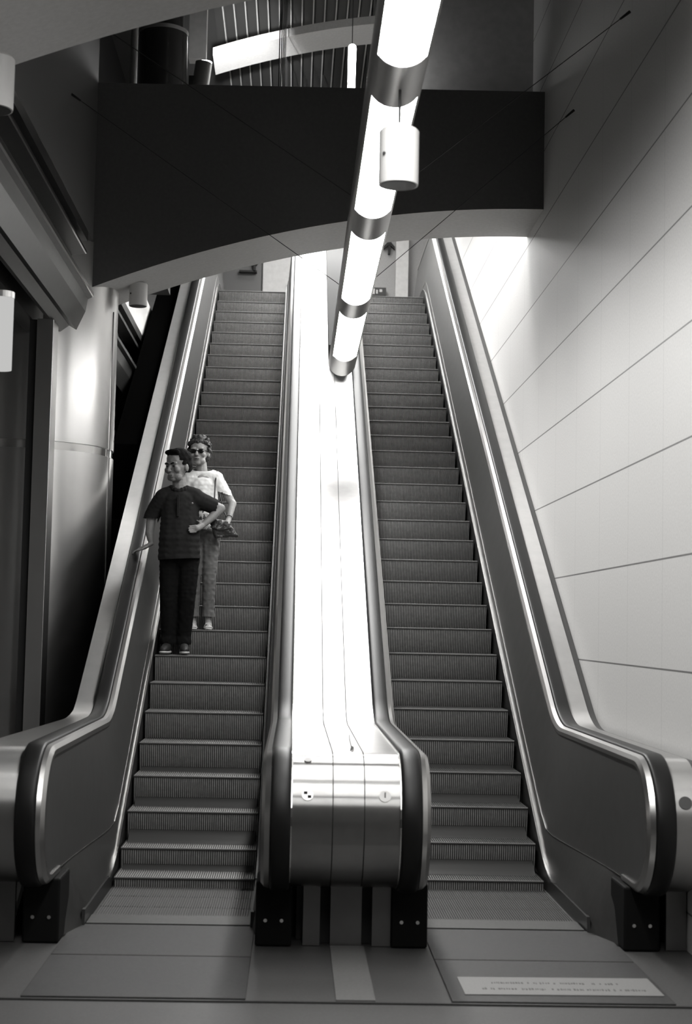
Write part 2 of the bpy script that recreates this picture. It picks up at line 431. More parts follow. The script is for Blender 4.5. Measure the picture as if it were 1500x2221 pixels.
def escalator(name, label, xl, xr, xs, phase, skl, skr, side):
    t = thing(name, label, 'escalator', ((xl+xr)/2, 9.5, 0))
    add_steps(t, xs, phase)
    balustrade(t, xl, 1, skl); balustrade(t, xr, -1, skr)
    # comb plate and landing plates
    a, b = xs-.01, xs+1.01
    cb = MB().box(a, b, 9.95, 10.23, -.001, .014)
    for i in range(62):
        x0 = xs+(i+.5)/62; cb.box(x0-.003, x0+.003, 10.23, 10.27, .0, .012)
    lab(obj('comb_plate', cb, M_plate, t), 'toothed comb plate')
    obj('landing_plate', MB().box(xl+.15, xr-.15, 9.05, 9.94, -.001, .008), M_plate2, t, bevel=.003)
    obj('landing_plate', MB().box(xl+.15, xr-.15, 8.05, 9.03, -.001, .008), M_plate2, t, bevel=.003)
    obj('upper_landing_plate', MB().box(xs, xs+1.0, kink(0, ZTOP)+1.6, YEND, ZTOP-.1, ZTOP+.01), M_plate, t)
    obj('truss_underside', MB().prism_x([(11.6, -.003), (24.2, ZTOP-.75), (YEND, ZTOP-.75), (YEND, ZTOP-.35), (23.9, ZTOP-.35), (12.8, .02), (11.9, -.003)], xs+.02, xs+.98), M_dark, t)
    return t
esc_l = escalator('escalator', 'left escalator, carrying the man and the woman down', -1.475, -.045, -1.236, 0, -1.25, -.222, -1)
esc_r = escalator('escalator', 'right escalator beside the pale stone wall, empty of people', .70, 2.145, .868, .107, .852, 1.888, 1)

# outer decks: left of the left escalator, right of the right one
def deck(name, root, x0, x1, mt, flare=0, dr=.03, steel_end=True):
    pth = newel_then_rail(dr)[::-1]
    rows = []
    for i, (y, z) in enumerate(pth):
        a = pth[max(i-1, 0)]; b = pth[min(i+1, len(pth)-1)]
        tt = Vector((b[0]-a[0], b[1]-a[1])).normalized(); nn = (-tt[1], tt[0])
        fl = flare*max(0, min(1, (12.2-y)/1.6))
        A, B = (x0+(fl if flare < 0 else 0), x1+(fl if flare > 0 else 0))
        rows.append([(A, y, z), (B, y, z), (B, y-nn[0]*.04, z-nn[1]*.04), (A, y-nn[0]*.04, z-nn[1]*.04)])
    return obj(name, MB().grid(rows, True, True), mt, root, smooth=True, angle=30)
deck('outer_decking', esc_l, -1.68, -1.537, M_steel, flare=-.16)
deck('outer_decking', esc_r, 2.207, 2.345, M_steel)
lab(deck('wall_gap_trim', esc_r, 2.349, 2.397, M_dark, dr=.045), 'dark strip between deck and wall')
obj('newel_base_panel', MB().box(-1.80, -1.60, 9.42, 9.46, 0, .40), M_panel, esc_l)
obj('newel_base_panel', MB().box(2.27, 2.39, 9.42, 9.46, 0, .40), M_panel, esc_r)
# outer skirts under the outer decks
def outer_side(root, xa, xb):
    tp = newel_then_rail(.07)[::-1]; tp = [p for p in tp if p[0] > 9.5 and p[1] > .8]
    poly = tp+[(YEND, ZTOP-.5), (kink(0, ZTOP), ZTOP-.7), (12.0, 0), (9.5, 0)]
    obj('outer_cladding', MB().prism_x(poly, xa, xb), M_dark, root)
outer_side(esc_l, -1.66, -1.64); outer_side(esc_r, 2.32, 2.34)

# median steel decking between both escalators
med = thing('median_decking', 'bright brushed steel decking and rounded newel between the two escalators', 'decking', (.33, 9.3, 0))
for a, b in ((.020, .247), (.253, .427), (.433, .632)):
    deck('deck_panel', med, a, b, M_steeln)
for a, b in ((.013, .019), (.633, .640)):
    pth = newel_then_rail(.022)[::-1]; obj('edge_trim', MB().sweep(pth, sec_box(a, b, 0, -.02), 0), M_trim, med)
obj('seam_backing', MB().sweep(newel_then_rail(.045)[::-1], sec_box(.015, .637, 0, -.02), 0), M_black, med)
for a, b in ((.10, .20), (.262, .447), (.51, .62)):
    obj('base_panel', MB().box(a, b, 9.42, 9.46, 0, .39), M_panel, med)
obj('base_recess', MB().box(.10, .61, 9.5, 9.54, 0, .41), M_black, med)
obj('median_core', MB().prism_x([(9.6, 0), (9.6, .95), (12.1, .95), (kink(.6, ZTOP+.9), ZTOP+.9), (YEND, ZTOP+.9), (YEND, ZTOP-.6), (24, ZTOP-.6), (12.6, 0)], .06, .60), M_dark, med)
# round key switches on the newel faces (surface follows the newel arc)
def on_newel(x, a, d=0):      # a: angle above horizontal at the nose
    r = NRAD-.03+d; return Vector((x, NC-r*math.cos(a), NZ+r*math.sin(a)))
def newel_disc(name, x, a, rad, mt, parent, label=None, d=.003, th=.006):
    c = on_newel(x, a); n = Vector((0, -math.cos(a), math.sin(a)))
    o = obj(name, MB().cyl(c-n*.002, c+n*th, rad, n=28), mt, parent)
    if label: lab(o, label)
    return o
A1 = math.asin((0.93-NZ)/.39)
k1 = newel_disc('key_switch', .105, A1, .032, mat('switch_face', .5, .3, .5), med, 'round key switch plate')
c = on_newel(.105, A1+.04, .008)
for q, (dx, da) in enumerate(((-.011, .028), (.011, -.028))):
    p_ = on_newel(.105+dx, A1+da, .006)
    kk = obj('switch_mark', MB().box(p_.x-.010, p_.x+.010, p_.y-.003, p_.y+.003, p_.z-.010, p_.z+.010), M_black, None); kk.parent = k1
k2 = newel_disc('stop_button_plate', .545, A1, .034, mat('button_face', .7, .4), med, 'pale round plate with a vertical bar')
p_ = on_newel(.545, A1, .007)
kk = obj('plate_bar', MB().box(p_.x-.004, p_.x+.004, p_.y-.003, p_.y+.003, p_.z-.022, p_.z+.022), mat('bar_grey', .3, .4), None); kk.parent = k2
lab(newel_disc('sensor_disc', 2.262, A1-.02, .038, mat('sensor_grey', .07, .4), esc_r), 'dark round sensor on the newel')
newel_disc('small_plate', .105, 1.12, .022, mat('plate_grey', .35, .4), med)

# dark raised box on the upper part of the median deck
tag(obj('inclined_box', MB().prism_x([(18.9, .215+.76+(18.9-Y0)*T30), (18.9, .215+1.0+(18.9-Y0)*T30), (24.1, .215+1.0+(24.1-Y0)*T30), (26.4, ZTOP+1.45), (26.4, ZTOP+1.21), (24.2, ZTOP+1.21)], .36, .62), mat('box_dark', .012, .7, spec=.1)),
    'dark narrow raised box lying along the upper right half of the steel median', 'duct')
# dry leaf on the median
lf = thing('fallen_leaf', 'small dark dry leaf with a forked stem on the steel median', 'leaf', (.36, 9.72, 1.15))
zl_ = ZH-.03+.004
obj('leaf_blade', MB().add([(.352, 9.30, zl_), (.362, 9.42, zl_+.012), (.376, 9.60, zl_+.010), (.372, 9.66, zl_), (.388, 9.60, zl_+.004), (.380, 9.40, zl_+.004)], [(0,1,2,5), (2,3,4,5)]), M_black, lf)
obj('leaf_stem', MB().tube([(.375, 9.65, zl_+.003), (.385, 10.2, zl_+.003), (.40, 10.65, zl_+.003)], .0022, 6), M_black, lf)

# ------------------------------------------------------------------ floor details
tag(obj('floor_strip', MB().box(.262, .462, 8.05, 9.40, -.004, .006), M_stripe), 'pale floor strip running from the central newel towards the viewer', 'floor strip')
tag(obj('threshold_strip', MB().box(-2.2, 2.39, 8.0, 8.022, -.004, .005), M_plate2), 'thin dark threshold line across the floor before both escalators', 'threshold')
t = thing('floor_sign', 'pale rectangular floor plate with two lines of small print before the right escalator', 'floor sign', (1.45, 8.4, 0))
obj('sign_plate', MB().add([(.93, 8.58, .009), (1.97, 8.60, .009), (1.97, 8.20, .009), (.93, 8.18, .009), (.93, 8.58, .013), (1.97, 8.60, .013), (1.97, 8.20, .013), (.93, 8.18, .013)],
    [(0,1,2,3), (7,6,5,4), (0,4,5,1), (1,5,6,2), (2,6,7,3), (3,7,4,0)]), M_sign, t)
for ly, xa, xb_ in ((8.45, 1.10, 1.78), (8.31, 1.02, 1.90)):
    ink = MB(); x = xa
    while x < xb_:
        w = random.uniform(.004, .011)
        if random.random() < .8: ink.box(x, x+w, ly-random.uniform(.008, .02), ly+random.uniform(.008, .02), .0131, .0142)
        x += w+random.uniform(.004, .010)
    obj('print_line', ink, M_ink, t)

# ------------------------------------------------------------------ lamps
XT, ZT, RT = .475, 4.80, .15
lamp = thing('pendant_tube_lamp', 'long grey cylindrical pendant lamp with white lit windows above the median', 'lamp', (XT, 9, ZT))
segs = [(2.4, 4.66), (5.25, 7.52), (8.13, 10.40), (11.0, 13.28), (13.87, 16.16)]
AW = R(54)
def cyl_part(y0, y1, r, a0, a1, n=28, ny=1):
    mb = MB(); rows = []
    for j in range(ny+1):
        y = y0+(y1-y0)*j/ny
        rows.append([(XT+r*math.sin(a0+(a1-a0)*i/n), y, ZT-r*math.cos(a0+(a1-a0)*i/n)) for i in range(n+1)])
    return mb.grid(rows)
hb = MB()
rowsplit = [1.6]
for a, b in segs: rowsplit += [a, b]
rowsplit.append(17.1)
for i in range(len(rowsplit)-1):
    y0, y1 = rowsplit[i], rowsplit[i+1]
    if i % 2 == 0:
        q = cyl_part(y0, y1, RT, -math.pi, math.pi, 48)
    else:
        q = cyl_part(y0, y1, RT, AW, 2*math.pi-AW, 36)
    hb.add(q.v, q.f)
for y in (1.6, 17.1):
    n = 48; hb.add([(XT+RT*math.sin(2*math.pi*i/n), y, ZT-RT*math.cos(2*math.pi*i/n)) for i in range(n)], [tuple(range(n))])
obj('housing', hb, M_hous, lamp, smooth=True, angle=60)
for a, b in segs:
    rr = RT*math.sin(AW)/math.sin(R(32)); zc = ZT-RT*math.cos(AW)+rr*math.cos(R(32)); q = MB(); nn = 20
    q.grid([[(XT+rr*math.sin(R(32)*(2*i/nn-1)), y, zc-rr*math.cos(R(32)*(2*i/nn-1))) for i in range(nn+1)] for y in (a-.005, b+.005)])
    lab(obj('lit_window', q, M_tube, lamp, smooth=True), 'glowing white diffuser')
# suspension wires
for i, (p, q_) in enumerate((((2.384, 11.18, 6.47), (XT, 10.7, ZT)), ((2.384, 13.48, 6.5), (XT, 13.57, ZT)), ((-2.05, 13.48, 6.5), (XT, 13.57, ZT)), ((-2.05, 10.8, 6.47), (XT, 10.7, ZT)))):
    sgn = 1 if p[0] > 0 else -1
    lb = ['thin wire from the right wall to the pendant lamp, nearer of two', 'thin wire from the right wall to the pendant lamp, farther of two',
          'thin wire from the left wall to the pendant lamp, lower farther one', 'thin wire from the left wall to the pendant lamp, upper nearer one'][i]
    w_ = thing('suspension_wire', lb, 'wire', p, 'wires holding the pendant lamp')
    P = Vector(p); Q = Vector(q_); d = (P-Q).normalized()
    obj('cable', MB().cyl(P-d*.05, Q+d*RT, .003, n=8), M_wire, w_)
    obj('wall_anchor', MB().cyl(P-Vector((sgn*.0, 0, 0)), P-d*.10, .012, .008, n=12), M_wire, w_, smooth=True)
# cylindrical projection speakers hung from the arches
def speaker(x, y, ztop, r, h, zc, label):
    s = thing('projection_speaker', label, 'speaker', (x, y, ztop-h), 'cylindrical speakers under the arches')
    obj('shell', MB().lathe([(r*.9, ztop), (r, ztop-.012), (r, ztop-h+.02), (r*.985, ztop-h)], x, y, 40), M_spk, s, smooth=True, angle=30)
    lab(obj('grille', MB().lathe([(r*.9, ztop-h-.003), (r*.9, ztop-h+.002)], x, y, 32), M_dark, s), 'grey round grille underneath')
    obj('hanging_rod', MB().cyl((x, y, ztop), (x, y, zc), .008, n=10), M_wire, s)
    obj('hanger_cap', MB().lathe([(r*.35, ztop), (r*.3, ztop+.03)], x, y, 20), M_spk, s)
    obj('shell_screw', MB().cyl((x-r*.75, y-r*.66, ztop-h*.5), (x-r*.79, y-r*.70, ztop-h*.5), .009, n=10), M_dark, s)
speaker(.487, 7.85, 4.44, .103, .29, 4.66, 'white cylindrical speaker hanging in front of the pendant lamp')
speaker(-1.65, 15.75, 5.33, .092, .235, 5.36, 'small cylindrical speaker under the far arch, beside the steel column')
speaker(-1.79, 8.85, 5.12, .113, .31, 5.32, 'grey cylindrical speaker at the left edge of the photo under the near arch')
# upper hall lamp row
ul = thing('upper_tube_lamp', 'slim fluorescent tube lamp under the slatted ceiling of the upper hall', 'lamp', (.6, 19.5, 9))
lab(obj('lit_tube', MB().cyl((.565, 18.75, 9.0), (.60, 20.0, 9.0), .05, n=16), M_up, ul, smooth=True), 'lit white tube')
lab(obj('lit_tube', MB().cyl((.603, 20.06, 9.0), (.61, 20.5, 9.0), .05, n=16), M_up, ul, smooth=True), 'lit white tube end')
obj('lamp_wire', MB().cyl((.58, 19.3, 9.05), (.58, 19.3, 11.39), .006, n=8), M_wire, ul)
# spotlight with post beside the dark column
sp = thing('floodlight', 'cylindrical floodlight behind the beam, lighting the high arch', 'floodlight', (-1.2, 18, 7.3))
obj('lamp_body', MB().cyl((-1.24, 18.0, 8.15), (-1.20, 18.0, 8.47), .10, n=28), M_hous, sp, smooth=True)
obj('lamp_bracket', MB().box(-1.37, -1.22, 17.95, 18.1, 7.3, 8.3), M_dark, sp)
lab(obj('lamp_lens', MB().cyl((-1.19, 18.0, 8.475), (-1.19, 18.0, 8.48), .085, n=24), M_lglow, sp), 'glowing lens')
def spot(name, p, q, watts, ang, parent, r=.06):
    L = bpy.data.lights.new(name, 'SPOT'); L.energy = watts; L.spot_size = R(ang); L.spot_blend = 1.0; L.shadow_soft_size = r
    o = bpy.data.objects.new(name, L); COL.objects.link(o); o.location = p
    o.rotation_euler = (Vector(q)-Vector(p)).to_track_quat('-Z', 'Y').to_euler()
    o.parent = parent; o.matrix_parent_inverse = Matrix.Translation(-parent.location)
spot('floodlight_beam', (-1.06, 18.05, 8.58), (-.98, 22.4, 10.2), 4200, 22, sp)
s2 = thing('floodlight', 'added unseen floodlight on top of the dark beam behind the pendant lamp', 'floodlight', (.72, 15.8, 7.25))  # unseen lamp added to brighten the upper wall right of the tube
obj('lamp_body', MB().cyl((.72, 15.75, 7.25), (.74, 15.80, 7.48), .07, n=24), M_hous, s2, smooth=True)
lab(obj('lamp_lens', MB().cyl((.74, 15.80, 7.482), (.74, 15.80, 7.486), .06, n=24), M_lglow, s2), 'glowing lens')
spot('floodlight_beam', (.74, 15.74, 7.52), (1.25, 16.05, 7.9), 9, 130, s2)
tag(obj('ceiling_post', MB().box(-1.43, -1.22, 18.6, 18.8, 8.75, 11.45), M_plast), 'grey square post hanging from the slatted ceiling beside the floodlight', 'post')
t = thing('dark_column', 'glossy dark round column rising behind the beam at upper left', 'column', (-1.87, 20, 6.3))
obj('column_shaft', MB().lathe([(.32, 6.3), (.32, 9.55)], -1.87, 20, 48), M_gloss, t, smooth=True)
obj('column_collar', MB().lathe([(.325, 9.55), (.325, 9.60)], -1.87, 20, 48), M_hous, t, smooth=True)
obj('column_neck', MB().lathe([(.26, 9.60), (.26, 11.45)], -1.87, 20, 48), M_gloss, t, smooth=True)
tag(obj('mezzanine_slab', MB().box(-2.05, -1.72, 17.6, 20.4, 6.2, 6.3), M_dark), 'dark slab under the glossy column behind the beam', 'slab')
tag(obj('column_lit_edge', MB().cyl((-2.10, 18.7, 6.3), (-2.10, 18.7, 11.4), .045, n=14), M_hous), 'thin vertical strip standing in for the lit edge of the glossy dark column', 'strip')  # strip put in for the highlight along the column's edge
# ceiling strip lights over the lower concourse, across the hall
for i, y in enumerate((7.7, 7.25, 6.6, 5.8, 4.6, 2.8, -.5)):
    c_ = thing('ceiling_strip_lamp', 'recessed strip lamp across the lower concourse ceiling', 'lamp', (-.4, y, 6.3), 'strip lamps of the lower concourse')
    obj('frame', MB().box(-3.6, 2.2, y-.05, y-.035, 6.26, 6.3).box(-3.6, 2.2, y+.035, y+.05, 6.26, 6.3), M_hous, c_)
    obj('diffuser', MB().box(-3.58, 2.18, y-.035, y+.035, 6.275, 6.29), M_hall, c_)
# unseen strip lamps added behind the beam, spaced for reflection bands in the steel median
M_uprow = emit('added_strip_light', E_UPROW)
for i, (y, wd, zl) in enumerate(((17.1, .46, 7.6), (18.5, .40, 7.6), (19.75, .24, 7.6), (20.93, .31, 7.6), (22.1, .38, 7.6), (23.2, .42, 8.3), (24.3, .42, 8.9), (25.4, .42, 9.3))):
    c_ = thing('added_strip_lamp', 'added unseen strip lamp across the upper hall behind the dark beam', 'lamp', (.3, y, zl), 'added strip lamps of the upper hall')
    obj('frame', MB().box(-.45, 1.15, y-wd-.03, y+wd+.03, zl+.02, zl+.06), M_hous, c_)
    obj('diffuser', MB().box(-.4, 1.1, y-wd, y+wd, zl, zl+.018), M_uprow, c_)
    for x_ in (-.3, 1.0): obj('hanging_rod', MB().cyl((x_, y, zl+.06), (x_, y, 11.395), .006, n=8), M_wire, c_)
# glowing cylinder for the bright shape at the left edge
t = thing('edge_glow', 'tall white glowing cylinder at the left edge, beside the shopfront', 'lamp', (-1.95, 9.9, 3.3))
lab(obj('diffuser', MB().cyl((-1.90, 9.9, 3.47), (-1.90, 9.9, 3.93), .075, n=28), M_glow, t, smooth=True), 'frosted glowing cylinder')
obj('glow_cap', MB().cyl((-1.90, 9.9, 3.93), (-1.90, 9.9, 3.97), .078, n=28), M_hous, t)
obj('glow_arm', MB().box(-2.55, -1.90, 9.88, 9.92, 3.94, 3.96), M_hous, t)

# ------------------------------------------------------------------ upper landing
struct('wall_upper_landing', MB().box(-6, 2.4, 30.0, 30.2, 0, 11.5), M_light)
struct('trim_6', MB().box(-3, 2.4, 27.0, 30.0, ZTOP-.6, ZTOP), M_plast)
struct('wall_landing_right', MB().box(.75, 2.39, 28.2, 28.3, ZTOP, 10.5), mat('landing_panel', .36, .6, noise=.05))
tag(obj('landing_pillar', MB().box(1.72, 1.95, 28.0, 28.18, ZTOP, 10.4), M_light), 'pale flat pillar on the wall beyond the right escalator', 'pillar')
tag(obj('leaning_panel', MB().add([(2.02, 28.05, ZTOP+.5), (2.2, 28.05, ZTOP+1.4), (2.34, 28.05, ZTOP+1.4), (2.1, 28.05, ZTOP+.5), (2.02, 28.2, ZTOP+.5), (2.2, 28.2, ZTOP+1.4), (2.34, 28.2, ZTOP+1.4), (2.1, 28.2, ZTOP+.5)],
    [(0,1,2,3), (7,6,5,4), (0,4,5,1), (1,5,6,2), (2,6,7,3), (3,7,4,0)]), M_corn), 'dark slanting panel on the landing wall above the right escalator', 'panel')
t = thing('arrow_sign', 'dark up arrow on the landing wall right of the pendant lamp', 'sign', (1.59, 28.1, 8.6))
ax, az, ay = 1.60, 8.84, 28.12
obj('arrow_head', MB().prism_y([(ax-.10, az+.01), (ax, az+.13), (ax+.10, az+.01), (ax+.10, az-.045), (ax+.02, az+.03), (ax-.02, az+.03), (ax-.10, az-.045)], ay, ay+.08), M_black, t)
obj('arrow_shaft', MB().box(ax-.02, ax+.02, ay, ay+.08, az-.13, az+.04), M_black, t)
t = thing('notice_box', 'small dark notice box just above the top of the right escalator', 'sign', (1.45, 27.9, ZTOP+.95))
zz = 7.98
obj('box_body', MB().box(1.27, 1.55, 28.0, 28.199, zz-.075, zz+.075), M_dark, t)
obj('notice_face', MB().box(1.29, 1.345, 27.99, 28.0, zz-.05, zz+.05).box(1.37, 1.40, 27.99, 28.0, zz-.04, zz+.03).box(1.43, 1.48, 27.99, 28.0, zz-.01, zz+.04), M_light, t)
tag(obj('landing_door', MB().box(-1.42, -.72, 28.0, 28.15, ZTOP, 10), mat('door_grey', .12, .5)), 'dark grey door panel beyond the top of the left escalator', 'door')
tag(obj('landing_cladding', MB().box(-.69, .0, 28.0, 28.15, ZTOP, 10), M_light), 'pale wall panel beyond the left escalator, right of the door', 'panel')
t = thing('door_closer', 'small black bracket with a bar on the door beyond the left escalator', 'bracket', (-.95, 27.9, 8.2))
obj('knob', MB().cyl((-.84, 27.9, 8.43), (-.84, 28.0, 8.43), .05, n=14), M_black, t)
obj('stem', MB().box(-.865, -.825, 27.9, 28.0, 8.26, 8.42), M_black, t)
obj('bar', MB().box(-1.12, -.80, 27.9, 28.0, 8.25, 8.285), M_black, t)
# ceiling lamp of the landing
t = thing('landing_lamp', 'square lamp over the upper landing', 'lamp', (0, 26.5, 10.4))
obj('diffuser', MB().box(-1.2, 2.0, 25.9, 26.9, 10.38, 10.4), emit('landing_light', 5.0), t)
obj('frame', MB().box(-1.25, 2.05, 25.85, 26.95, 10.4, 10.45), M_hous, t)
for x_ in (.3, 1.8): obj('hanging_rod', MB().cyl((x_, 26.4, 10.45), (x_, 26.4, 11.395), .01, n=8), M_wire, t)
# ------------------------------------------------------------------ people
_ico = bmesh.new(); bmesh.ops.create_icosphere(_ico, subdivisions=2, radius=1)
ICO_V = [v.co.copy() for v in _ico.verts]; ICO_F = [tuple(v.index for v in f.verts) for f in _ico.faces]; _ico.free()
class Balls(MB):
    def ball(s, c, r, rot=None):
        if isinstance(r, (int, float)): r = (r, r, r)
        c = Vector(c); vs = []
        for v in ICO_V:
            q = Vector((v.x*r[0], v.y*r[1], v.z*r[2]))
            if rot: q = rot @ q
            vs.append(c+q)
        return s.add(vs, ICO_F)
    def chain(s, pts, rad, sc=(1, 1, 1)):
        pts = [Vector(p) for p in pts]
        for i in range(len(pts)-1):
            L = (pts[i+1]-pts[i]).length; n = max(2, int(L/(min(rad[i], rad[i+1])*min(sc)*.45))+1)
            for k in range(n+1):
                t = k/n; r = rad[i]+(rad[i+1]-rad[i])*t
                s.ball(pts[i].lerp(pts[i+1], t), (r*sc[0], r*sc[1], r*sc[2]))
        return s
def fuse(name, mb, voxel, mt, parent, smooth=4, cuts=(), noise=0):
    me = bpy.data.meshes.new('tmp'); me.from_pydata(mb.v, [], mb.f); me.update()
    o = bpy.data.objects.new('tmp', me); COL.objects.link(o)
    r = o.modifiers.new('r', 'REMESH'); r.mode = 'VOXEL'; r.voxel_size = voxel
    if smooth: q = o.modifiers.new('s', 'SMOOTH'); q.iterations = smooth; q.factor = .5
    dg = bpy.context.evaluated_depsgraph_get(); dg.update()
    nm = bpy.data.meshes.new_from_object(o.evaluated_get(dg)); nm.name = name
    bpy.data.objects.remove(o); bpy.data.meshes.remove(me)
    bm = bmesh.new(); bm.from_mesh(nm)
    for co, no in cuts:      # removes what lies on the side of the normal
        g = bmesh.ops.bisect_plane(bm, geom=bm.verts[:]+bm.edges[:]+bm.faces[:], plane_co=co, plane_no=no, clear_outer=True)
    if noise:
        from mathutils import noise as N
        bm.normal_update()
        for v in bm.verts: v.co += v.normal*N.noise(v.co*28)*noise
    bm.to_mesh(nm); bm.free()
    nm.materials.clear(); nm.materials.append(mt)
    nm.polygons.foreach_set('use_smooth', [True]*len(nm.polygons)); nm.update()
    ob = bpy.data.objects.new(name, nm); COL.objects.link(ob)
    if parent: ob.parent = parent; ob.matrix_parent_inverse = Matrix.Translation(-parent.location)
    return ob
def head(b, c, s, yawz, tilt=0):
    """returns a function mapping head space (face towards -Y) to the world and adds the head balls"""
    M = Matrix.Translation(Vector(c)) @ Matrix.Rotation(yawz, 4, 'Z') @ Matrix.Rotation(tilt, 4, 'X') @ Matrix.Scale(s, 4)
    rot = M.to_3x3().normalized()
    def B(p, r):
        if isinstance(r, (int, float)): r = (r, r, r)
        p = (p[0]*1.1, p[1], p[2]); r = (r[0]*1.1, r[1], r[2])
        b.ball(M @ Vector(p), tuple(x*s for x in r), rot)
    B((0, .012, .045), (.074, .093, .080)); B((0, .0, .0), (.066, .082, .075)); B((0, -.022, -.045), (.054, .060, .062))
    B((0, -.052, -.088), (.026, .024, .020)); B((.03, -.035, -.075), .030); B((-.03, -.035, -.075), .030)
    for sx in (-1, 1):
        B((sx*.030, -.073, .026), (.024, .014, .011)); B((sx*.042, -.058, -.022), (.022, .022, .024))
        B((sx*.072, .012, -.010), (.010, .020, .031)); B((sx*.011, -.094, -.028), .009)
        B((sx*.030, -.066, .006), (.014, .014, .012))
    for t in range(6): B((0, -.080-.021*t/5, .016-.042*t/5), .009+.004*t/5)
    B((0, -.081, -.055), (.024, .012, .007)); B((0, -.078, -.068), (.020, .012, .008))
    return M
def finger(b, p, d, L, r, droop, up=Vector((0, 0, 1))):
    d = Vector(d).normalized(); pts = [Vector(p)]; ang = 0
    for k, f in enumerate((.42, .32, .26)):
        ang += droop[k]; dd = (d*math.cos(ang)-up*math.sin(ang)).normalized(); pts.append(pts[-1]+dd*L*f)
    b.chain(pts, [r, r*.95, r*.88, r*.75])
M_skin_m = mat('skin_tan', .20, .55, noise=.08, nscale=60); M_skin_f = mat('skin_fair', .33, .55, noise=.08, nscale=60)
M_polo = mat('dark_polo', .017, .95, noise=.12, nscale=25, bump=.05, bscale=30, spec=.2); M_trou = mat('black_trousers', .005, .95, noise=.2, nscale=20, bump=.1, bscale=18, spec=.15)
M_hair_m = mat('dark_hair', .006, .85, bump=.4, bscale=120, spec=.1); M_hair_f = mat('brown_hair', .035, .6, noise=.5, nscale=45, bump=.8, bscale=70)
M_lip = mat('lips', .10, .5); M_eye = mat('eye_dark', .012, .3)

# --- the man -------------------------------------------------------
man = thing('person', 'person in dark polo shirt, one hand on the handrail, the other on the hip', 'person', (-1.06, 14.36, 1.60))
b = Balls()
hc = (-1.098, 14.375, 3.325)
Mh = head(b, hc, 1.26, R(-36), R(6))
b.chain([(-1.085, 14.42, 3.24), (-1.07, 14.43, 3.08)], [.064, .075])
b.chain([(-1.07, 14.43, 3.02), (-1.065, 14.41, 2.75), (-1.06, 14.42, 2.56)], [.13, .135, .115], (1.15, .8, 1))
b.chain([(-1.22, 14.43, 3.05), (-.90, 14.43, 3.04)], [.07, .07])
# right arm down to the handrail
b.chain([(-1.25, 14.43, 3.05), (-1.335, 14.48, 2.845)], [.058, .046]); b.chain([(-1.335, 14.48, 2.845), (-1.345, 14.475, 2.72), (-1.325, 14.47, 2.622)], [.047, .042, .028])
# left arm bent, hand on the hip
b.chain([(-.90, 14.43, 3.04), (-.695, 14.46, 2.955)], [.056, .045]); b.chain([(-.695, 14.46, 2.955), (-.77, 14.41, 2.87), (-.845, 14.36, 2.795)], [.046, .041, .028])
# hands
b.chain([(-1.325, 14.465, 2.615), (-1.39, 14.46, 2.578), (-1.425, 14.46, 2.562)], [.028, .030, .026], (1, 1.35, .62))
for i, (dy, L) in enumerate(((-.034, .078), (-.012, .088), (.011, .083), (.032, .066))):
    finger(b, (-1.425, 14.46+dy, 2.556), (-1, dy*1.2, -.10), L, .0095, (.10, .35, .50))
finger(b, (-1.36, 14.43, 2.585), (-.75, -.62, -.25), .066, .0105, (.0, .25, .2))
b.chain([(-.85, 14.352, 2.79), (-.885, 14.30, 2.765), (-.90, 14.275, 2.755)], [.027, .029, .026], (1, .8, 1.1))
for i, (dz, L) in enumerate(((.030, .066), (.010, .076), (-.011, .072), (-.030, .058))):
    finger(b, (-.905, 14.268, 2.752+dz), (-.92, -.10, -.15), L, .009, (.08, .25, .30), up=Vector((.1, -1, .1)).normalized()*-1)
finger(b, (-.86, 14.325, 2.80), (-.6, .1, .6), .055, .010, (0, .2, .2))
for x0, x1, x2 in ((-1.15, -1.155, -1.14), (-.965, -.975, -.995)):
    b.chain([(x0, 14.43, 2.50), (x1, 14.40, 2.09), (x2, 14.44, 1.70)], [.070, .050, .038]); b.chain([(x2, 14.44, 1.68), (x2-.005, 14.32, 1.64)], [.035, .030])
fuse('body', b, .006, M_skin_m, man)
# polo shirt
s = Balls()
s.chain([(-1.07, 14.43, 3.02), (-1.06, 14.40, 2.80), (-1.06, 14.385, 2.66), (-1.06, 14.40, 2.44)], [.150, .158, .166, .172], (1.20, .86, .8))
s.chain([(-1.20, 14.43, 3.055), (-1.08, 14.43, 3.115), (-.93, 14.43, 3.055)], [.088, .070, .086])
s.chain([(-1.22, 14.43, 3.04), (-1.30, 14.465, 2.93), (-1.335, 14.48, 2.85)], [.090, .079, .076])
s.chain([(-.93, 14.43, 3.04), (-.80, 14.445, 2.99), (-.735, 14.455, 2.965)], [.088, .078, .074])
shirt = fuse('polo_shirt', s, .008, M_polo, man, 5, [((-1.06, 14.4, 2.475), (.06, 0, -1)), ((-1.07, 14.40, 3.155), (0, -.35, 1))], noise=.003)
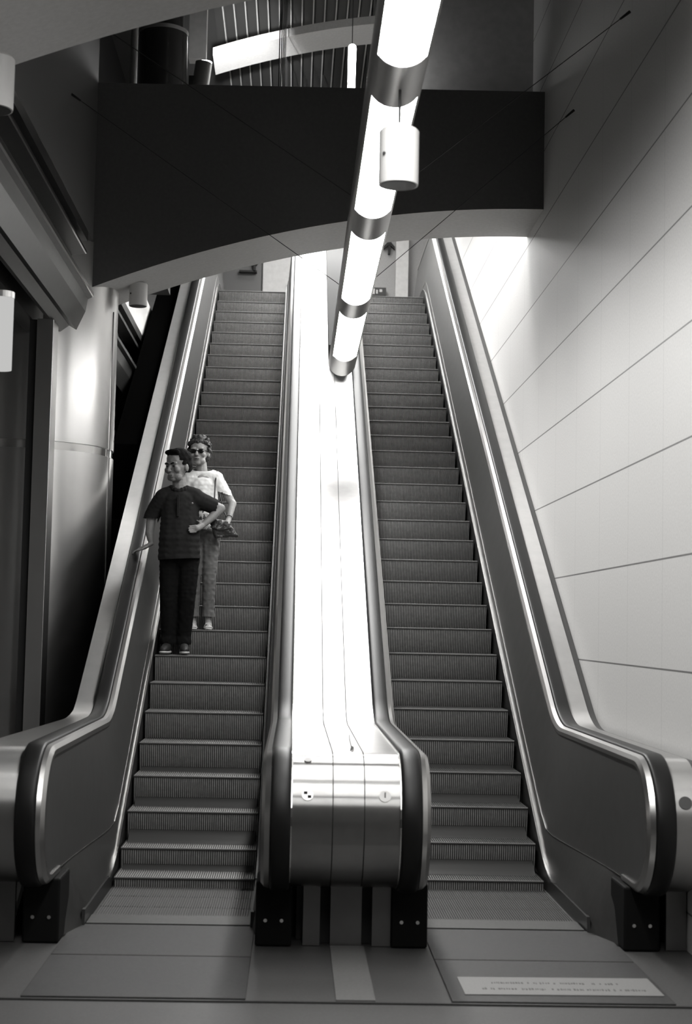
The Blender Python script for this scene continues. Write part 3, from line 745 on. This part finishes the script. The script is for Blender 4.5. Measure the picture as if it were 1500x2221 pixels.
# open the sleeves by trimming their ends
bm = bmesh.new(); bm.from_mesh(shirt.data)
dead = [v for v in bm.verts if (v.co.x < -1.24 and v.co.z < 2.845 and (v.co-Vector((-1.335, 14.48, 2.82))).length < .13 and v.co.x < -1.275)]
bmesh.ops.delete(bm, geom=dead, context='VERTS')
dead = [v for v in bm.verts if v.co.x > -.722+(v.co.z-2.95)*.25]
bmesh.ops.delete(bm, geom=dead, context='VERTS'); bm.to_mesh(shirt.data); bm.free()
c_ = Balls()
for k in range(15):
    a = R(-90+ (k-7)*20); r_ = .082
    c_.ball((-1.078+r_*math.cos(a)*1.02, 14.42+r_*math.sin(a)*.95, 3.135-(.035 if abs(k-7) < 3 else .0)*(1-abs(k-7)/3)), (.020, .016, .024))
fuse('shirt_collar', c_, .006, M_polo, man, 2)
mbq = MB().box(-1.085, -1.062, 14.262, 14.275, 2.86, 3.06); lab(obj('button_placket', mbq, M_polo, man, bevel=.004), 'button placket')
c_ = Balls().ball((-.945, 14.277, 2.985), (.010, .006, .009)); lab(obj('chest_emblem', c_, M_sign, man, smooth=True), 'tiny pale chest emblem')
# trousers
s = Balls()
s.chain([(-1.13, 14.425, 2.52), (-.99, 14.425, 2.52)], [.125, .125], (1, .95, 1))
for x0, x1, x2 in ((-1.145, -1.150, -1.140), (-.970, -.978, -1.000)):
    s.chain([(x0, 14.43, 2.48), (x1, 14.405, 2.10), (x2, 14.445, 1.76), (x2, 14.43, 1.715)], [.104, .082, .072, .078])
fuse('trousers', s, .009, M_trou, man, 4, [((0, 0, 1.695), (0, 0, -1))], noise=.005)
for sx, cx in ((-1, -1.150), (1, -.990)):
    s = Balls(); s.chain([(cx, 14.46, 1.665), (cx, 14.38, 1.665), (cx+sx*.012, 14.27, 1.645), (cx+sx*.016, 14.235, 1.640)], [.046, .048, .044, .034], (1, 1, .95))
    s.chain([(cx, 14.455, 1.69), (cx, 14.42, 1.70)], [.046, .046])
    sh = fuse('shoe', s, .006, mat('shoe_black', .012, .6), man, 3, [((0, 0, 1.622), (0, 0, -1))])
    s = Balls(); s.chain([(cx, 14.47, 1.624), (cx, 14.38, 1.622), (cx+sx*.012, 14.27, 1.622), (cx+sx*.016, 14.232, 1.624)], [.046, .047, .050, .040], (1, 1, .40))
    so = fuse('shoe_sole', s, .006, mat('sole_white', .45, .6), None, 2, [((0, 0, 1.603), (0, 0, -1))]); so.parent = sh; so.matrix_parent_inverse = sh.matrix_world.inverted()
    lab(so, 'white sole')
    so.matrix_parent_inverse = Matrix.Identity(4)
# hair, eyes, lips
def hp_(M, p): return M @ Vector(p)
s = Balls(); rot = Mh.to_3x3().normalized()
s.ball(hp_(Mh, (0, .026, .060)), tuple(1.24*x for x in (.094, .102, .086)), rot)
s.ball(hp_(Mh, (0, .052, .010)), tuple(1.24*x for x in (.091, .074, .080)), rot)
for k in range(9): s.ball(hp_(Mh, (-.05+.0125*k, -.050-.008*math.cos((k-4)*.4), .108+.008*math.cos((k-4)*.4))), .020)
for sx in (-1, 1): s.ball(hp_(Mh, (sx*.070, -.002, .030)), tuple(1.24*x for x in (.016, .022, .034)), rot)
hair = fuse('hair', s, .006, M_hair_m, man, 3, [], noise=.004)
bm = bmesh.new(); bm.from_mesh(hair.data); Mi = Mh.inverted()
dead = []
for v in bm.verts:
    q = Mi @ v.co
    if (q.y < -.045 and q.z < .082) or (q.z < .012 and q.y < .025) or q.z < -.045: dead.append(v)
bmesh.ops.delete(bm, geom=dead, context='VERTS'); bm.to_mesh(hair.data); bm.free()
for sx in (-1, 1):
    e = Balls().ball(hp_(Mh, (sx*.031, -.0775, .006)), (.015, .007, .0065), rot); obj('eye', e, M_eye, man, smooth=True)
    e = Balls().chain([hp_(Mh, (sx*.014, -.087, .024)), hp_(Mh, (sx*.034, -.087, .030)), hp_(Mh, (sx*.050, -.073, .025))], [.0055, .006, .004]); obj('eyebrow', e, M_hair_m, man, smooth=True)
e = Balls().chain([hp_(Mh, (-.020, -.088, -.061)), hp_(Mh, (0, -.094, -.060)), hp_(Mh, (.020, -.088, -.061))], [.0035, .005, .0035]); obj('lips', e, M_lip, man, smooth=True)

# --- the woman -----------------------------------------------------
wom = thing('person', 'person with short hair and sunglasses in a white T-shirt standing one step behind', 'person', (-.86, 14.8, 1.831))
b = Balls()
Mw = head(b, (-.924, 14.765, 3.505), 1.12, R(-10), R(0))
b.chain([(-.912, 14.80, 3.46), (-.895, 14.82, 3.30)], [.050, .058])
b.chain([(-.88, 14.82, 3.22), (-.875, 14.81, 2.98), (-.87, 14.82, 2.76)], [.115, .11, .125], (1.15, .75, 1))
b.chain([(-1.02, 14.82, 3.25), (-.74, 14.82, 3.26)], [.055, .055])
b.chain([(-.73, 14.82, 3.25), (-.615, 14.82, 3.05), (-.60, 14.80, 3.03)], [.050, .041, .040]); b.chain([(-.60, 14.80, 3.03), (-.622, 14.72, 2.895)], [.040, .027])
b.chain([(-1.03, 14.82, 3.24), (-1.09, 14.85, 3.02), (-1.04, 14.80, 2.85)], [.048, .04, .028])
b.ball((-1.03, 14.77, 2.80), (.024, .04, .04))
b.chain([(-.625, 14.71, 2.88), (-.640, 14.67, 2.835), (-.645, 14.655, 2.815)], [.026, .028, .025], (1, .8, 1.1))
for i, (dx, L) in enumerate(((-.030, .060), (-.010, .070), (.010, .068), (.029, .055))):
    finger(b, (-.645+dx, 14.648, 2.805), (dx*2-.1, -.35, -1), L, .0082, (.05, .30, .35), up=Vector((0, -1, 0)))
finger(b, (-.665, 14.68, 2.85), (-.7, -.3, -.6), .052, .009, (0, .2, .2), up=Vector((0, -1, 0)))
for x0, x1, x2 in ((-.80, -.802, -.80), (-.955, -.955, -.945)):
    b.chain([(x0, 14.82, 2.72), (x1, 14.79, 2.29), (x2, 14.82, 1.92)], [.085, .052, .033]); b.chain([(x2, 14.82, 1.92), (x2+.004, 14.80, 1.875), (x2+.012, 14.66, 1.858)], [.031, .036, .026])
    for t in range(5): b.chain([(x2-.012+t*.013, 14.66, 1.856), (x2-.016+t*.015, 14.625, 1.853)], [.010, .009])
fuse('body', b, .006, M_skin_f, wom)
M_tee = mat('white_tee', .85, .85, bump=.1, bscale=30)
s = Balls()
s.chain([(-.885, 14.82, 3.20), (-.875, 14.80, 3.00), (-.87, 14.81, 2.80), (-.87, 14.82, 2.76)], [.130, .130, .142, .142], (1.18, .80, .8))
s.chain([(-1.01, 14.82, 3.262), (-.91, 14.82, 3.31), (-.76, 14.82, 3.268)], [.072, .066, .072])
s.chain([(-.76, 14.82, 3.25), (-.69, 14.82, 3.14), (-.672, 14.82, 3.10)], [.074, .070, .070]); s.chain([(-1.01, 14.82, 3.24), (-1.07, 14.84, 3.12)], [.072, .066])
tee = fuse('t_shirt', s, .008, M_tee, wom, 5, [((0, 0, 2.775), (0, 0, -1)), ((-.90, 14.80, 3.345), (0, -.45, 1))], noise=.006)
bm = bmesh.new(); bm.from_mesh(tee.data)
dead = [v for v in bm.verts if v.co.x > -.735 and v.co.z < 3.115-(v.co.x+.67)*.3]
bmesh.ops.delete(bm, geom=dead, context='VERTS'); bm.to_mesh(tee.data); bm.free()
# printed lower part of the shirt
nt = M_tee.node_tree; bs = nt.nodes['Principled BSDF']; tc = nt.nodes.new('ShaderNodeTexCoord'); sp_ = nt.nodes.new('ShaderNodeSeparateXYZ')
nt.links.new(tc.outputs['Object'], sp_.inputs[0]); vo = nt.nodes.new('ShaderNodeTexNoise'); vo.inputs['Scale'].default_value = 38; nt.links.new(tc.outputs['Object'], vo.inputs['Vector'])
g1 = nt.nodes.new('ShaderNodeMath'); g1.operation = 'GREATER_THAN'; g1.inputs[1].default_value = .52; nt.links.new(vo.outputs['Fac'], g1.inputs[0])
g2 = nt.nodes.new('ShaderNodeMath'); g2.operation = 'LESS_THAN'; g2.inputs[1].default_value = 3.03; nt.links.new(sp_.outputs[2], g2.inputs[0])
g3 = nt.nodes.new('ShaderNodeMath'); g3.operation = 'MULTIPLY'; nt.links.new(g1.outputs[0], g3.inputs[0]); nt.links.new(g2.outputs[0], g3.inputs[1])
mx = nt.nodes.new('ShaderNodeMix'); mx.data_type = 'RGBA'; nt.links.new(g3.outputs[0], mx.inputs[0]); mx.inputs[6].default_value = (.85, .85, .84, 1); mx.inputs[7].default_value = (.10, .10, .10, 1)
nt.links.new(mx.outputs[2], bs.inputs['Base Color'])
s = Balls()
s.chain([(-.93, 14.82, 2.76), (-.82, 14.82, 2.76)], [.120, .120], (1, .95, 1))
for x0, x1, x2 in ((-.795, -.800, -.800), (-.945, -.945, -.945)):
    s.chain([(x0, 14.82, 2.70), (x1, 14.79, 2.30), (x2, 14.815, 2.02), (x2, 14.815, 1.96)], [.094, .068, .060, .064])
fuse('trousers', s, .008, mat('grey_trousers', .13, .9, noise=.1, nscale=25, bump=.3, bscale=25), wom, 4, [((0, 0, 1.955), (0, 0, -1))], noise=.006)
for cx in (-.795, -.938):
    s = Balls(); s.chain([(cx, 14.83, 1.840), (cx+.004, 14.72, 1.840), (cx+.010, 14.63, 1.840)], [.030, .036, .038], (1, 1, .22))
    s.chain([(cx-.038, 14.70, 1.85), (cx-.02, 14.69, 1.888), (cx+.02, 14.685, 1.885), (cx+.043, 14.69, 1.85)], [.007, .008, .008, .007])
    fuse('sandal', s, .005, mat('sandal_light', .4, .6), wom, 1)
s = Balls(); rot = Mw.to_3x3().normalized()
s.ball(hp_(Mw, (0, .030, .052)), (.108, .108, .104), rot); s.ball(hp_(Mw, (0, .050, -.010)), (.106, .080, .098), rot)
for k in range(90):
    a = random.uniform(-math.pi, math.pi); e = random.uniform(-.95, 1.5)
    p = Vector((.098*math.cos(a)*math.cos(e), .030+.096*math.sin(a)*math.cos(e), .050+.092*math.sin(e)))
    if p.y < -.035 and p.z < .075: continue
    s.ball(hp_(Mw, p), random.uniform(.014, .024))
for k in range(9): s.ball(hp_(Mw, (-.068+.017*k, -.062+.012*abs(k-4)*.5, .082+.004*(k % 2))), .020)
hair = fuse('hair', s, .006, M_hair_f, wom, 1)
bm = bmesh.new(); bm.from_mesh(hair.data); Mi = Mw.inverted()
dead = [v for v in bm.verts if ((Mi @ v.co).y < -.030 and (Mi @ v.co).z < .058) or ((Mi @ v.co).y < -.005 and (Mi @ v.co).z < .0)]
bmesh.ops.delete(bm, geom=dead, context='VERTS'); bm.to_mesh(hair.data); bm.free()
s = Balls()
for sx in (-1, 1):
    s.ball(hp_(Mw, (sx*.034, -.088, .004)), (.031, .010, .022), rot)
    s.chain([hp_(Mw, (sx*.062, -.080, .012)), hp_(Mw, (sx*.078, .005, .008))], [.005, .004])
s.chain([hp_(Mw, (-.012, -.096, .008)), hp_(Mw, (.012, -.096, .008))], [.005, .005])
lab(fuse('sunglasses', s, .004, mat('lens_black', .008, .12), wom, 1), 'black sunglasses')
e = Balls().chain([hp_(Mw, (-.020, -.090, -.061)), hp_(Mw, (0, -.096, -.060)), hp_(Mw, (.020, -.090, -.061))], [.0045, .007, .0045]); obj('lips', e, M_lip, wom, smooth=True)
lab(obj('wristwatch', MB().cyl((-.618, 14.735, 2.918), (-.623, 14.712, 2.893), .031, n=20), M_sign, wom, smooth=True), 'pale wristwatch')
# handbag hanging at the hip
bag = thing('handbag', 'dark shoulder bag on a long thin strap at the hip of the person in white', 'handbag', (-.68, 14.62, 2.70))
s = Balls()
poly = [(-.80, 2.865), (-.63, 2.835), (-.545, 2.715), (-.74, 2.70)]
def inside(x, z):
    return all((poly[(i+1) % 4][0]-poly[i][0])*(z-poly[i][1])-(poly[(i+1) % 4][1]-poly[i][1])*(x-poly[i][0]) <= 0 for i in range(4))
x = -.80
while x < -.54:
    z = 2.69
    while z < 2.87:
        if inside(x, z): s.ball((x, 14.615, z), (.018, .034, .018))
        z += .014
    x += .014
for i in range(4): s.chain([(poly[i][0], 14.615, poly[i][1]), (poly[(i+1) % 4][0], 14.615, poly[(i+1) % 4][1])], [.013, .013], (1, 2.2, 1))
s.chain([(-.79, 14.585, 2.79), (-.70, 14.578, 2.765), (-.60, 14.585, 2.79)], [.010, .010, .010])
fuse('bag_body', s, .006, mat('bag_leather', .035, .3, bump=.5, bscale=40), bag, 3, noise=.006)
lab(obj('bag_clasp', MB().box(-.70, -.675, 14.572, 14.58, 2.70, 2.715), M_trim, bag), 'small metal clasp')
obj('bag_strap', MB().tube([(-.79, 14.62, 2.86), (-.765, 14.66, 2.98), (-.765, 14.69, 3.10), (-.762, 14.735, 3.24), (-.755, 14.80, 3.335), (-.75, 14.88, 3.30), (-.74, 14.94, 3.15), (-.68, 14.90, 2.95), (-.60, 14.66, 2.80)], .0075, 8), mat('strap_dark', .05, .5), bag, smooth=True)
